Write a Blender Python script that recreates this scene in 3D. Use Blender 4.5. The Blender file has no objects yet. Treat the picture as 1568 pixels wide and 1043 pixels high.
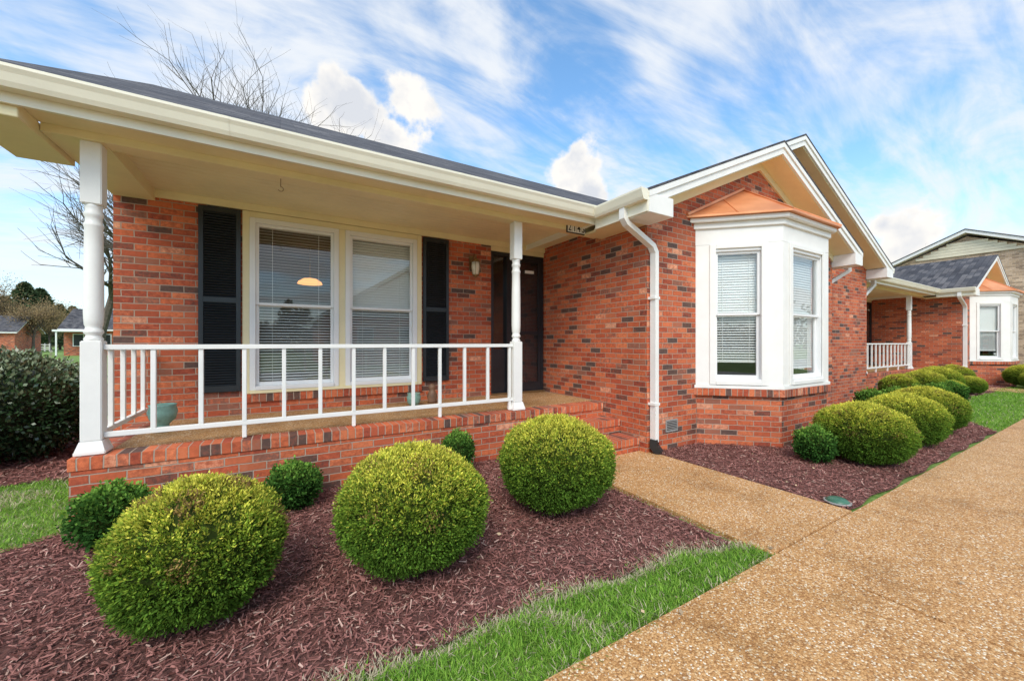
import bpy, bmesh, math, random
import numpy as np
from mathutils import Vector, Matrix, noise as mnoise
random.seed(7); rng=np.random.default_rng(7)
H=1.41
sc=bpy.context.scene
# ------------------------------------------------------------------ materials
def newmat(name):
    m=bpy.data.materials.new(name); m.use_nodes=True
    nt=m.node_tree; b=nt.nodes['Principled BSDF']
    return m,nt,b
def N(nt,t,**k):
    n=nt.nodes.new(t)
    for a,v in k.items():
        setattr(n,a,v)
    return n
def setin(n,**k):
    for a,v in k.items():
        n.inputs[a.replace('_',' ')].default_value=v
def ramp(nt,stops,interp='LINEAR'):
    r=N(nt,'ShaderNodeValToRGB'); cr=r.color_ramp; cr.interpolation=interp
    while len(cr.elements)<len(stops): cr.elements.new(0.5)
    for e,(p,c) in zip(cr.elements,stops):
        e.position=p; e.color=(c[0],c[1],c[2],1)
    return r
def mixc(nt,a,b,f,mode='MIX'):
    m=N(nt,'ShaderNodeMix',data_type='RGBA',blend_type=mode)
    for sock,v in ((m.inputs[0],f),(m.inputs[6],a),(m.inputs[7],b)):
        if isinstance(v,bpy.types.NodeSocket): nt.links.new(v,sock)
        elif isinstance(v,(int,float)): sock.default_value=v
        else: sock.default_value=(v[0],v[1],v[2],1)
    return m.outputs[2]
def paint(name,col,rough=0.5,var=0.06,scale=3,bump=0.02,metal=0):
    m,nt,b=newmat(name)
    tc=N(nt,'ShaderNodeTexCoord'); no=N(nt,'ShaderNodeTexNoise'); setin(no,Scale=scale,Detail=6.0,Roughness=0.65)
    nt.links.new(tc.outputs['Object'],no.inputs['Vector'])
    r=ramp(nt,[(0.3,[c*(1-var*2) for c in col]),(0.65,[min(1,c*(1+var)) for c in col])])
    nt.links.new(no.outputs['Fac'],r.inputs['Fac']); nt.links.new(r.outputs['Color'],b.inputs['Base Color'])
    b.inputs['Roughness'].default_value=rough; b.inputs['Metallic'].default_value=metal
    n2=N(nt,'ShaderNodeTexNoise'); setin(n2,Scale=60.0,Detail=3.0); nt.links.new(tc.outputs['Object'],n2.inputs['Vector'])
    bp=N(nt,'ShaderNodeBump'); setin(bp,Strength=bump*5,Distance=0.003); nt.links.new(n2.outputs['Fac'],bp.inputs['Height']); nt.links.new(bp.outputs['Normal'],b.inputs['Normal'])
    return m
def brickmat(name,bw,rh,off,stops,mortar,ms=0.005):
    m,nt,b=newmat(name)
    tc=N(nt,'ShaderNodeTexCoord'); mp=N(nt,'ShaderNodeMapping')
    nt.links.new(tc.outputs['UV'],mp.inputs['Vector'])
    wob=N(nt,'ShaderNodeTexNoise'); setin(wob,Scale=9.0,Detail=2.0); nt.links.new(mp.outputs[0],wob.inputs['Vector'])
    wv=N(nt,'ShaderNodeVectorMath',operation='MULTIPLY_ADD'); nt.links.new(wob.outputs['Color'],wv.inputs[0]); wv.inputs[1].default_value=(0.012,0.010,0); nt.links.new(mp.outputs[0],wv.inputs[2])
    br=N(nt,'ShaderNodeTexBrick',offset=off); 
    setin(br,Color1=(0,0,0,1),Color2=(1,1,1,1),Mortar=(0.5,0.5,0.5,1),Scale=1.0,Bias=0.0)
    br.inputs['Mortar Size'].default_value=ms; br.inputs['Mortar Smooth'].default_value=0.3
    br.inputs['Brick Width'].default_value=bw; br.inputs['Row Height'].default_value=rh
    nt.links.new(wv.outputs[0],br.inputs['Vector'])
    no=N(nt,'ShaderNodeTexNoise'); setin(no,Scale=24.0,Detail=7.0,Roughness=0.72); nt.links.new(mp.outputs[0],no.inputs['Vector'])
    fa=N(nt,'ShaderNodeMath',operation='MULTIPLY_ADD'); nt.links.new(no.outputs['Fac'],fa.inputs[0]); fa.inputs[1].default_value=0.20
    fb=N(nt,'ShaderNodeMath',operation='SUBTRACT'); nt.links.new(br.outputs['Color'],fb.inputs[0]); fb.inputs[1].default_value=0.10; nt.links.new(fb.outputs[0],fa.inputs[2])
    r=ramp(nt,stops); nt.links.new(fa.outputs[0],r.inputs['Fac'])
    r2=ramp(nt,[(0.3,(0.58,0.54,0.54)),(0.7,(1.36,1.36,1.32))]); nt.links.new(no.outputs['Fac'],r2.inputs['Fac'])
    c=mixc(nt,r.outputs['Color'],r2.outputs['Color'],0.8,'MULTIPLY')
    n3=N(nt,'ShaderNodeTexNoise'); setin(n3,Scale=1.3,Detail=5.0); nt.links.new(mp.outputs[0],n3.inputs['Vector'])
    r3=ramp(nt,[(0.35,(0.82,0.79,0.79)),(0.7,(1.16,1.15,1.14))]); nt.links.new(n3.outputs['Fac'],r3.inputs['Fac'])
    c=mixc(nt,c,r3.outputs['Color'],1.0,'MULTIPLY')
    c=mixc(nt,c,mortar,br.outputs['Fac'])
    nt.links.new(c,b.inputs['Base Color']); b.inputs['Roughness'].default_value=0.8
    inv=N(nt,'ShaderNodeMath',operation='MULTIPLY_ADD'); nt.links.new(br.outputs['Fac'],inv.inputs[0]); inv.inputs[1].default_value=-1.0; inv.inputs[2].default_value=1.0
    ad=N(nt,'ShaderNodeMath',operation='MULTIPLY_ADD'); nt.links.new(no.outputs['Fac'],ad.inputs[0]); ad.inputs[1].default_value=0.4; nt.links.new(inv.outputs[0],ad.inputs[2])
    bp=N(nt,'ShaderNodeBump'); setin(bp,Strength=0.9,Distance=0.007); nt.links.new(ad.outputs[0],bp.inputs['Height']); nt.links.new(bp.outputs['Normal'],b.inputs['Normal'])
    return m
redstops=[(0.0,(0.11,0.07,0.06)),(0.07,(0.14,0.07,0.05)),(0.14,(0.36,0.068,0.032)),(0.28,(0.60,0.14,0.050)),(0.42,(0.40,0.074,0.032)),(0.56,(0.70,0.20,0.080)),(0.68,(0.48,0.095,0.040)),(0.80,(0.64,0.165,0.062)),(0.89,(0.28,0.12,0.08)),(0.94,(0.58,0.15,0.065)),(1.0,(0.74,0.34,0.20))]
mortar=(0.44,0.34,0.26)
M_brick=brickmat('red_brick',0.205,0.0705,0.5,redstops,mortar)
M_row=brickmat('rowlock_brick',0.072,1.0,0.0,redstops,mortar)
tanst=[(0.0,(0.34,0.24,0.16)),(0.5,(0.60,0.44,0.29)),(1.0,(0.68,0.52,0.37))]
M_tan=brickmat('tan_brick',0.205,0.0705,0.5,tanst,(0.5,0.45,0.38))
M_cream=paint('cream_paint',(0.87,0.77,0.48),0.5,0.04,2)
M_ceil=paint('porch_ceiling_paint',(0.88,0.80,0.54),0.6,0.04,2)
M_gut=paint('gutter_enamel',(0.87,0.82,0.66),0.35,0.03,2)
M_white=paint('white_paint',(0.88,0.865,0.82),0.45,0.03,3)
M_vinyl=paint('white_vinyl',(0.86,0.86,0.85),0.35,0.02,3)
M_black=paint('shutter_black',(0.020,0.025,0.030),0.38,0.1,5)
M_door=paint('door_black',(0.020,0.022,0.027),0.35,0.15,3)
M_blind=paint('blind_slat',(0.88,0.88,0.85),0.6,0.02,3)
M_room=paint('room_interior',(0.20,0.19,0.17),0.8,0.1,1)
M_brass=paint('aged_brass',(0.35,0.25,0.13),0.35,0.1,8,metal=0.8)
M_iron=paint('black_plastic',(0.02,0.02,0.02),0.5,0.1,8)
M_grey=paint('grey_vent',(0.35,0.34,0.32),0.6,0.1,8)
M_pot=paint('glazed_pot',(0.22,0.40,0.34),0.25,0.2,9)
M_terr=paint('brown_figure',(0.22,0.12,0.07),0.6,0.2,9)
M_bark=paint('bark',(0.14,0.11,0.09),0.9,0.25,6)
M_green=paint('green_cap',(0.05,0.16,0.10),0.4,0.1,8)
M_cop,nt,b=newmat('copper_sheet')
tc=N(nt,'ShaderNodeTexCoord'); no=N(nt,'ShaderNodeTexNoise'); setin(no,Scale=2.5,Detail=6.0); nt.links.new(tc.outputs['Object'],no.inputs['Vector'])
r=ramp(nt,[(0.3,(0.68,0.25,0.10)),(0.7,(0.88,0.40,0.19))]); nt.links.new(no.outputs['Fac'],r.inputs['Fac']); nt.links.new(r.outputs[0],b.inputs['Base Color'])
setin(b,Metallic=0.35,Roughness=0.45)
M_shin=brickmat('asphalt_shingle',0.3,0.14,0.5,[(0,(0.035,0.036,0.045)),(0.5,(0.075,0.076,0.088)),(1,(0.14,0.135,0.14))],(0.03,0.03,0.035))
M_glass=bpy.data.materials.new('window_glass'); M_glass.use_nodes=True; nt=M_glass.node_tree; nt.nodes.clear()
o=N(nt,'ShaderNodeOutputMaterial'); mx=N(nt,'ShaderNodeMixShader'); tr=N(nt,'ShaderNodeBsdfTransparent'); tr.inputs[0].default_value=(0.95,0.97,0.96,1)
gl=N(nt,'ShaderNodeBsdfGlossy'); gl.inputs['Roughness'].default_value=0.01; lw=N(nt,'ShaderNodeLayerWeight'); lw.inputs[0].default_value=0.5
pw_=N(nt,'ShaderNodeMath',operation='POWER'); nt.links.new(lw.outputs['Facing'],pw_.inputs[0]); pw_.inputs[1].default_value=3.0
ma=N(nt,'ShaderNodeMath',operation='MULTIPLY_ADD',use_clamp=True); nt.links.new(pw_.outputs[0],ma.inputs[0]); ma.inputs[1].default_value=0.8; ma.inputs[2].default_value=0.11
nt.links.new(ma.outputs[0],mx.inputs[0]); nt.links.new(tr.outputs[0],mx.inputs[1]); nt.links.new(gl.outputs[0],mx.inputs[2]); nt.links.new(mx.outputs[0],o.inputs[0])
M_lamp,nt,b=newmat('amber_glass_lit'); setin(b,Base_Color=(0.8,0.4,0.12,1)); b.inputs['Emission Color'].default_value=(1,0.45,0.12,1); b.inputs['Emission Strength'].default_value=1.5
M_frost,nt,b=newmat('lantern_glass'); setin(b,Base_Color=(0.8,0.76,0.65,1),Roughness=0.2)
def vcmat(name,rough=0.6,transl=0.25,spec=0.3):
    m,nt,b=newmat(name); a=N(nt,'ShaderNodeVertexColor',layer_name='Col')
    nt.links.new(a.outputs[0],b.inputs['Base Color']); b.inputs['Roughness'].default_value=rough; b.inputs['Specular IOR Level'].default_value=spec
    if transl>0:
        t=N(nt,'ShaderNodeBsdfTranslucent'); nt.links.new(a.outputs[0],t.inputs[0]); x=N(nt,'ShaderNodeMixShader'); x.inputs[0].default_value=transl
        nt.links.new(b.outputs[0],x.inputs[1]); nt.links.new(t.outputs[0],x.inputs[2]); nt.links.new(x.outputs[0],nt.nodes['Material Output'].inputs[0])
    return m
M_leaf=vcmat('foliage',0.8,0.3,0.08); M_gloss=vcmat('glossy_foliage',0.3,0.0,0.5); M_chip=vcmat('mulch_chip',0.85,0.0,0.15); M_blade=vcmat('grass_blade',0.6,0.3,0.1)
def groundmat(name,stops,scale,bump,dist,rough=0.9):
    m,nt,b=newmat(name); tc=N(nt,'ShaderNodeTexCoord')
    no=N(nt,'ShaderNodeTexNoise'); setin(no,Scale=scale,Detail=8.0,Roughness=0.75); nt.links.new(tc.outputs['Object'],no.inputs['Vector'])
    r=ramp(nt,stops); nt.links.new(no.outputs['Fac'],r.inputs['Fac'])
    n2=N(nt,'ShaderNodeTexNoise'); setin(n2,Scale=0.8,Detail=3.0); nt.links.new(tc.outputs['Object'],n2.inputs['Vector'])
    r2=ramp(nt,[(0.3,(0.8,0.8,0.8)),(0.7,(1.15,1.15,1.15))]); nt.links.new(n2.outputs['Fac'],r2.inputs['Fac'])
    c=mixc(nt,r.outputs[0],r2.outputs[0],1.0,'MULTIPLY'); nt.links.new(c,b.inputs['Base Color'])
    bp=N(nt,'ShaderNodeBump'); setin(bp,Strength=bump,Distance=dist); nt.links.new(no.outputs['Fac'],bp.inputs['Height']); nt.links.new(bp.outputs[0],b.inputs['Normal'])
    b.inputs['Roughness'].default_value=rough; return m
M_lawn=groundmat('lawn_ground',[(0.3,(0.08,0.16,0.02)),(0.5,(0.16,0.28,0.045)),(0.68,(0.32,0.36,0.12))],14,0.8,0.03)
M_mulch=groundmat('mulch_ground',[(0.3,(0.08,0.030,0.024)),(0.55,(0.21,0.088,0.070)),(0.75,(0.32,0.16,0.13))],45,1.0,0.02)
def aggregate(name,k=1.0,scale=120.0):
    m,nt,b=newmat(name); tc=N(nt,'ShaderNodeTexCoord')
    v=N(nt,'ShaderNodeTexVoronoi'); setin(v,Scale=scale,Randomness=1.0); nt.links.new(tc.outputs['Object'],v.inputs['Vector'])
    sp=N(nt,'ShaderNodeSeparateColor'); nt.links.new(v.outputs['Color'],sp.inputs[0])
    r=ramp(nt,[(0.0,(0.34*k,0.15*k,0.045*k)),(0.25,(0.50*k,0.245*k,0.08*k)),(0.55,(0.60*k,0.32*k,0.115*k)),(0.80,(0.68*k,0.39*k,0.16*k)),(0.90,(0.76*k,0.54*k,0.30*k)),(1.0,(0.88*k,0.78*k,0.60*k))])
    nt.links.new(sp.outputs[0],r.inputs['Fac'])
    rd=ramp(nt,[(0.0,(1,1,1)),(0.5,(0.92,0.92,0.92)),(0.85,(0.55,0.50,0.45))])
    sc_=N(nt,'ShaderNodeMath',operation='MULTIPLY'); nt.links.new(v.outputs['Distance'],sc_.inputs[0]); sc_.inputs[1].default_value=1.1
    nt.links.new(sc_.outputs[0],rd.inputs['Fac'])
    c=mixc(nt,r.outputs[0],rd.outputs[0],0.85,'MULTIPLY')
    n2=N(nt,'ShaderNodeTexNoise'); setin(n2,Scale=1.5,Detail=10.0,Roughness=0.7); nt.links.new(tc.outputs['Object'],n2.inputs['Vector'])
    r2=ramp(nt,[(0.30,(0.66,0.62,0.56)),(0.47,(0.97,0.97,0.97)),(0.68,(1.14,1.20,1.34))]); nt.links.new(n2.outputs['Fac'],r2.inputs['Fac'])
    c=mixc(nt,c,r2.outputs[0],1.0,'MULTIPLY')
    # hairline cracks / stains
    vc=N(nt,'ShaderNodeTexVoronoi',feature='DISTANCE_TO_EDGE'); setin(vc,Scale=0.55)
    nw=N(nt,'ShaderNodeTexNoise'); setin(nw,Scale=3.0,Detail=6.0); nt.links.new(tc.outputs['Object'],nw.inputs['Vector'])
    vw=N(nt,'ShaderNodeVectorMath',operation='MULTIPLY_ADD'); nt.links.new(nw.outputs['Color'],vw.inputs[0]); vw.inputs[1].default_value=(0.5,0.5,0.5); nt.links.new(tc.outputs['Object'],vw.inputs[2]); nt.links.new(vw.outputs[0],vc.inputs['Vector'])
    rc=ramp(nt,[(0.0,(0.62,0.55,0.48)),(0.006,(1,1,1))]); nt.links.new(vc.outputs['Distance'],rc.inputs['Fac'])
    c=mixc(nt,c,rc.outputs[0],0.6,'MULTIPLY'); nt.links.new(c,b.inputs['Base Color'])
    bp=N(nt,'ShaderNodeBump',invert=True); setin(bp,Strength=0.6,Distance=0.005); nt.links.new(v.outputs['Distance'],bp.inputs['Height']); nt.links.new(bp.outputs[0],b.inputs['Normal'])
    b.inputs['Roughness'].default_value=0.75; return m
M_agg=aggregate('exposed_aggregate',1.08); M_deck=aggregate('porch_aggregate',0.9)

# ------------------------------------------------------------------ mesh helpers
def empty(name,loc=(0,0,0)):
    e=bpy.data.objects.new(name,None); e.location=loc; sc.collection.objects.link(e); return e
def meshobj(name,verts,faces,mat,parent=None,bevel=0,smooth=False,recalc=True):
    me=bpy.data.meshes.new(name); bm=bmesh.new()
    vs=[bm.verts.new(v) for v in verts]
    for f in faces: bm.faces.new([vs[i] for i in f])
    if recalc: bmesh.ops.recalc_face_normals(bm,faces=bm.faces[:])
    if bevel>0: bmesh.ops.bevel(bm,geom=bm.edges[:],offset=bevel,segments=2,affect='EDGES',clamp_overlap=True)
    bm.normal_update(); uv=bm.loops.layers.uv.new('UVMap')
    for f in bm.faces:
        n=f.normal
        if abs(n.z)>0.75: 
            for l in f.loops: l[uv].uv=(l.vert.co.x,l.vert.co.y)
        else:
            t=Vector((0,0,1)).cross(n)
            if t.length<1e-6: t=Vector((1,0,0))
            t.normalize()
            if abs(t.x)>=abs(t.y): 
                if t.x<0: t=-t
            elif t.y<0: t=-t
            w=n.cross(t); 
            if w.z<0: w=-w
            for l in f.loops: l[uv].uv=(l.vert.co.dot(t),l.vert.co.dot(w))
        f.smooth=smooth
    bm.to_mesh(me); bm.free(); me.materials.append(mat)
    o=bpy.data.objects.new(name,me); sc.collection.objects.link(o)
    if parent: o.parent=parent
    return o
BF=[(0,1,2,3),(4,5,6,7),(0,1,5,4),(1,2,6,5),(2,3,7,6),(3,0,4,7)]
def box(name,x0,x1,y0,y1,z0,z1,mat,parent=None,M=None,bevel=0.0):
    v=[(x0,y0,z0),(x1,y0,z0),(x1,y1,z0),(x0,y1,z0),(x0,y0,z1),(x1,y0,z1),(x1,y1,z1),(x0,y1,z1)]
    if M is not None: v=[tuple(M@Vector(p)) for p in v]
    return meshobj(name,v,BF,mat,parent,bevel)
def boxes(name,lst,mat,parent=None,M=None,bevel=0.0):
    V=[];F=[]
    for it in lst:
        x0,x1,y0,y1,z0,z1=it[:6]; L=it[6] if len(it)>6 else None
        v=[(x0,y0,z0),(x1,y0,z0),(x1,y1,z0),(x0,y1,z0),(x0,y0,z1),(x1,y0,z1),(x1,y1,z1),(x0,y1,z1)]
        if L is not None: v=[tuple(L@Vector(p)) for p in v]
        if M is not None: v=[tuple(M@Vector(p)) for p in v]
        k=len(V); V+=v; F+=[tuple(i+k for i in f) for f in BF]
    return meshobj(name,V,F,mat,parent,bevel)
def prism(name,pts,axis,a0,a1,mat,parent=None,bevel=0):
    def mk(p,a):
        return {'x':(a,p[0],p[1]),'y':(p[0],a,p[1]),'z':(p[0],p[1],a)}[axis]
    n=len(pts); v=[mk(p,a0) for p in pts]+[mk(p,a1) for p in pts]
    f=[tuple(range(n)),tuple(range(n,2*n))]+[(i,(i+1)%n,(i+1)%n+n,i+n) for i in range(n)]
    return meshobj(name,v,f,mat,parent,bevel)
def lathe(name,prof,mat,parent=None,seg=20,loc=(0,0,0)):
    V=[];F=[]
    for r,z in prof:
        for i in range(seg):
            a=2*math.pi*i/seg; V.append((loc[0]+r*math.cos(a),loc[1]+r*math.sin(a),loc[2]+z))
    for j in range(len(prof)-1):
        for i in range(seg):
            k=(i+1)%seg; F.append((j*seg+i,j*seg+k,(j+1)*seg+k,(j+1)*seg+i))
    F.append(tuple(range(seg))); F.append(tuple((len(prof)-1)*seg+i for i in range(seg)))
    return meshobj(name,V,F,mat,parent,smooth=True)
def sweep(name,path,w,d,mat,parent=None):
    P=[Vector(p) for p in path]; pl=None
    for i in range(1,len(P)-1):
        c=(P[i]-P[i-1]).cross(P[i+1]-P[i])
        if c.length>1e-5: pl=c.normalized(); break
    if pl is None: pl=Vector((0,1,0))
    V=[];F=[]
    for i,p in enumerate(P):
        t0=(P[i]-P[i-1]).normalized() if i>0 else (P[1]-P[0]).normalized()
        t1=(P[i+1]-P[i]).normalized() if i<len(P)-1 else t0
        t=(t0+t1).normalized(); n=pl.cross(t).normalized(); k=1/max(0.5,t.dot(t0))
        for a,b_ in ((-1,-1),(1,-1),(1,1),(-1,1)): V.append(tuple(p+n*a*w/2*k+pl*b_*d/2))
    for i in range(len(P)-1):
        for j in range(4):
            k=(j+1)%4; F.append((i*4+j,i*4+k,(i+1)*4+k,(i+1)*4+j))
    F.append((0,1,2,3)); m=4*(len(P)-1); F.append((m,m+1,m+2,m+3))
    return meshobj(name,V,F,mat,parent)
def quads(name,V,C,mat,parent=None,k=4):
    n=V.shape[0]; me=bpy.data.meshes.new(name)
    me.vertices.add(n*k); me.vertices.foreach_set('co',V.astype(np.float32).ravel())
    me.loops.add(n*k); me.loops.foreach_set('vertex_index',np.arange(n*k,dtype=np.int32))
    me.polygons.add(n); me.polygons.foreach_set('loop_start',np.arange(0,n*k,k,dtype=np.int32)); 
    try: me.polygons.foreach_set('loop_total',np.full(n,k,dtype=np.int32))
    except Exception: pass
    me.update(calc_edges=True)
    col=me.color_attributes.new('Col','FLOAT_COLOR','POINT')
    cc=np.ones((n,k,4),dtype=np.float32); cc[:,:,:3]=C[:,None,:]; col.data.foreach_set('color',cc.ravel())
    me.materials.append(mat); o=bpy.data.objects.new(name,me); sc.collection.objects.link(o)
    if parent: o.parent=parent
    return o
def nrm(a): return a/np.maximum(1e-9,np.linalg.norm(a,axis=-1,keepdims=True))
def leafverts(P,D,W,L,Wd):
    L=L[:,None]; Wd=Wd[:,None]
    return np.stack([P,P+D*L*0.5+W*Wd,P+D*L,P+D*L*0.5-W*Wd],axis=1)

# ------------------------------------------------------------------ window builder (local: x along, -y outward, z up)
def window(parent,M,w,z0,z1,tilt=25,tilt_low=None,blind_low=0.0,casing=0.06,name='window'):
    if tilt_low is None: tilt_low=tilt
    c=casing
    fr=[(0,c,-0.03,0.07,z0,z1),(w-c,w,-0.03,0.07,z0,z1),(c,w-c,-0.03,0.07,z1-c,z1),(c,w-c,-0.05,0.07,z0,z0+c*0.8)]
    boxes(name+'_frame',fr,M_vinyl,parent,M,bevel=0.004)
    a0=c;a1=w-c;b0=z0+c*0.8;b1=z1-c; zm=(b0+b1)/2; s=0.035
    up=[(a0,a0+s,0.0,0.03,zm,b1),(a1-s,a1,0.0,0.03,zm,b1),(a0+s,a1-s,0.0,0.03,b1-s,b1),(a0+s,a1-s,0.0,0.03,zm-0.005,zm+s*0.8)]
    lo=[(a0,a0+s,0.032,0.06,b0,zm+0.02),(a1-s,a1,0.032,0.06,b0,zm+0.02),(a0+s,a1-s,0.032,0.06,b0,b0+s*1.3),(a0+s,a1-s,0.032,0.06,zm-0.012,zm+0.02)]
    boxes(name+'_sash_upper',up,M_vinyl,parent,M,bevel=0.003); boxes(name+'_sash_lower',lo,M_vinyl,parent,M,bevel=0.003)
    def pane(nm,y,za,zb):
        v=[(a0+s,y,za),(a1-s,y,za),(a1-s,y,zb),(a0+s,y,zb)]
        meshobj(nm,[tuple(M@Vector(p)) for p in v],[(0,1,2,3)],M_glass,parent)
    pane(name+'_glass_upper',0.015,zm+s*0.8,b1-s); pane(name+'_glass_lower',0.046,b0+s*1.3,zm-0.012)
    sl=[]; z=b0+0.03+blind_low
    while z<b1-0.03:
        tl=tilt if z>zm else tilt_low
        L=Matrix.Translation((0,0.092,z))@Matrix.Rotation(math.radians(tl+random.uniform(-2,2)),4,'X')
        sl.append((a0+0.01,a1-0.01,-0.021,0.021,-0.001,0.001,L)); z+=0.036
    sl.append((a0+0.01,a1-0.01,0.075,0.115,b1-0.03,b1,)); sl.append((a0+0.01,a1-0.01,0.08,0.11,b0+blind_low,b0+0.018+blind_low))
    for fx in (0.2,0.8):
        xx=a0+(a1-a0)*fx; sl.append((xx-0.002,xx+0.002,0.069,0.071,b0+blind_low,b1))
    boxes(name+'_blinds',sl,M_blind,parent,M)

def shutter(parent,x0,x1,z0,z1,y):
    s=0.045; zm=(z0+z1)/2
    L=[(x0,x0+s,y-0.035,y,z0,z1),(x1-s,x1,y-0.035,y,z0,z1)]+[(x0+s,x1-s,y-0.035,y,a,b_) for a,b_ in ((z0,z0+0.07),(zm-0.03,zm+0.03),(z1-0.06,z1))]
    boxes('shutter_stiles',L,M_black,parent,bevel=0.003)
    sl=[]
    for a,b_ in ((z0+0.07,zm-0.03),(zm+0.03,z1-0.06)):
        z=a+0.015
        while z<b_:
            R=Matrix.Translation((0,y-0.018,z))@Matrix.Rotation(math.radians(40),4,'X')
            sl.append((x0+s,x1-s,-0.018,0.018,-0.003,0.003,R)); z+=0.03
    sl.append((x0+s,x1-s,y-0.006,y-0.002,z0+0.07,z1-0.06))
    boxes('shutter_louvers',sl,M_black,parent)

def post(parent,x,y,z0,z1):
    b=0.060
    box('porch_post_base',x-0.088,x+0.088,y-0.088,y+0.088,z0,z0+0.03,M_white,parent,bevel=0.005)
    V=[(x+sx*a,y+sy*a,z) for a,z in ((0.083,z0+0.0305),(b+0.003,z0+0.10)) for sx,sy in ((-1,-1),(1,-1),(1,1),(-1,1))]
    meshobj('porch_post_skirt',V,BF,M_white,parent)
    box('porch_post_lower',x-b,x+b,y-b,y+b,z0+0.101,z0+0.87,M_white,parent,bevel=0.006)
    p=[(0.052,0.865),(0.057,0.885),(0.046,0.90),(0.044,0.915),(0.056,0.93),(0.058,0.945),(0.049,0.96),(0.046,0.975),(0.053,0.995),(0.0555,1.03),(0.0575,1.08),(0.0575,1.15),(0.0565,1.4),(0.054,1.6),(0.052,1.74),(0.0565,1.755),(0.0575,1.77),(0.049,1.785),(0.047,1.82),(0.055,1.835),(0.057,1.855),(0.048,1.87),(0.050,1.90),(0.056,1.93)]
    lathe('porch_post_turning',[(r,z) for r,z in p],M_white,parent,28,(x,y,z0))
    box('porch_post_upper',x-b,x+b,y-b,y+b,z0+1.92,z1,M_white,parent,bevel=0.006)

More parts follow.
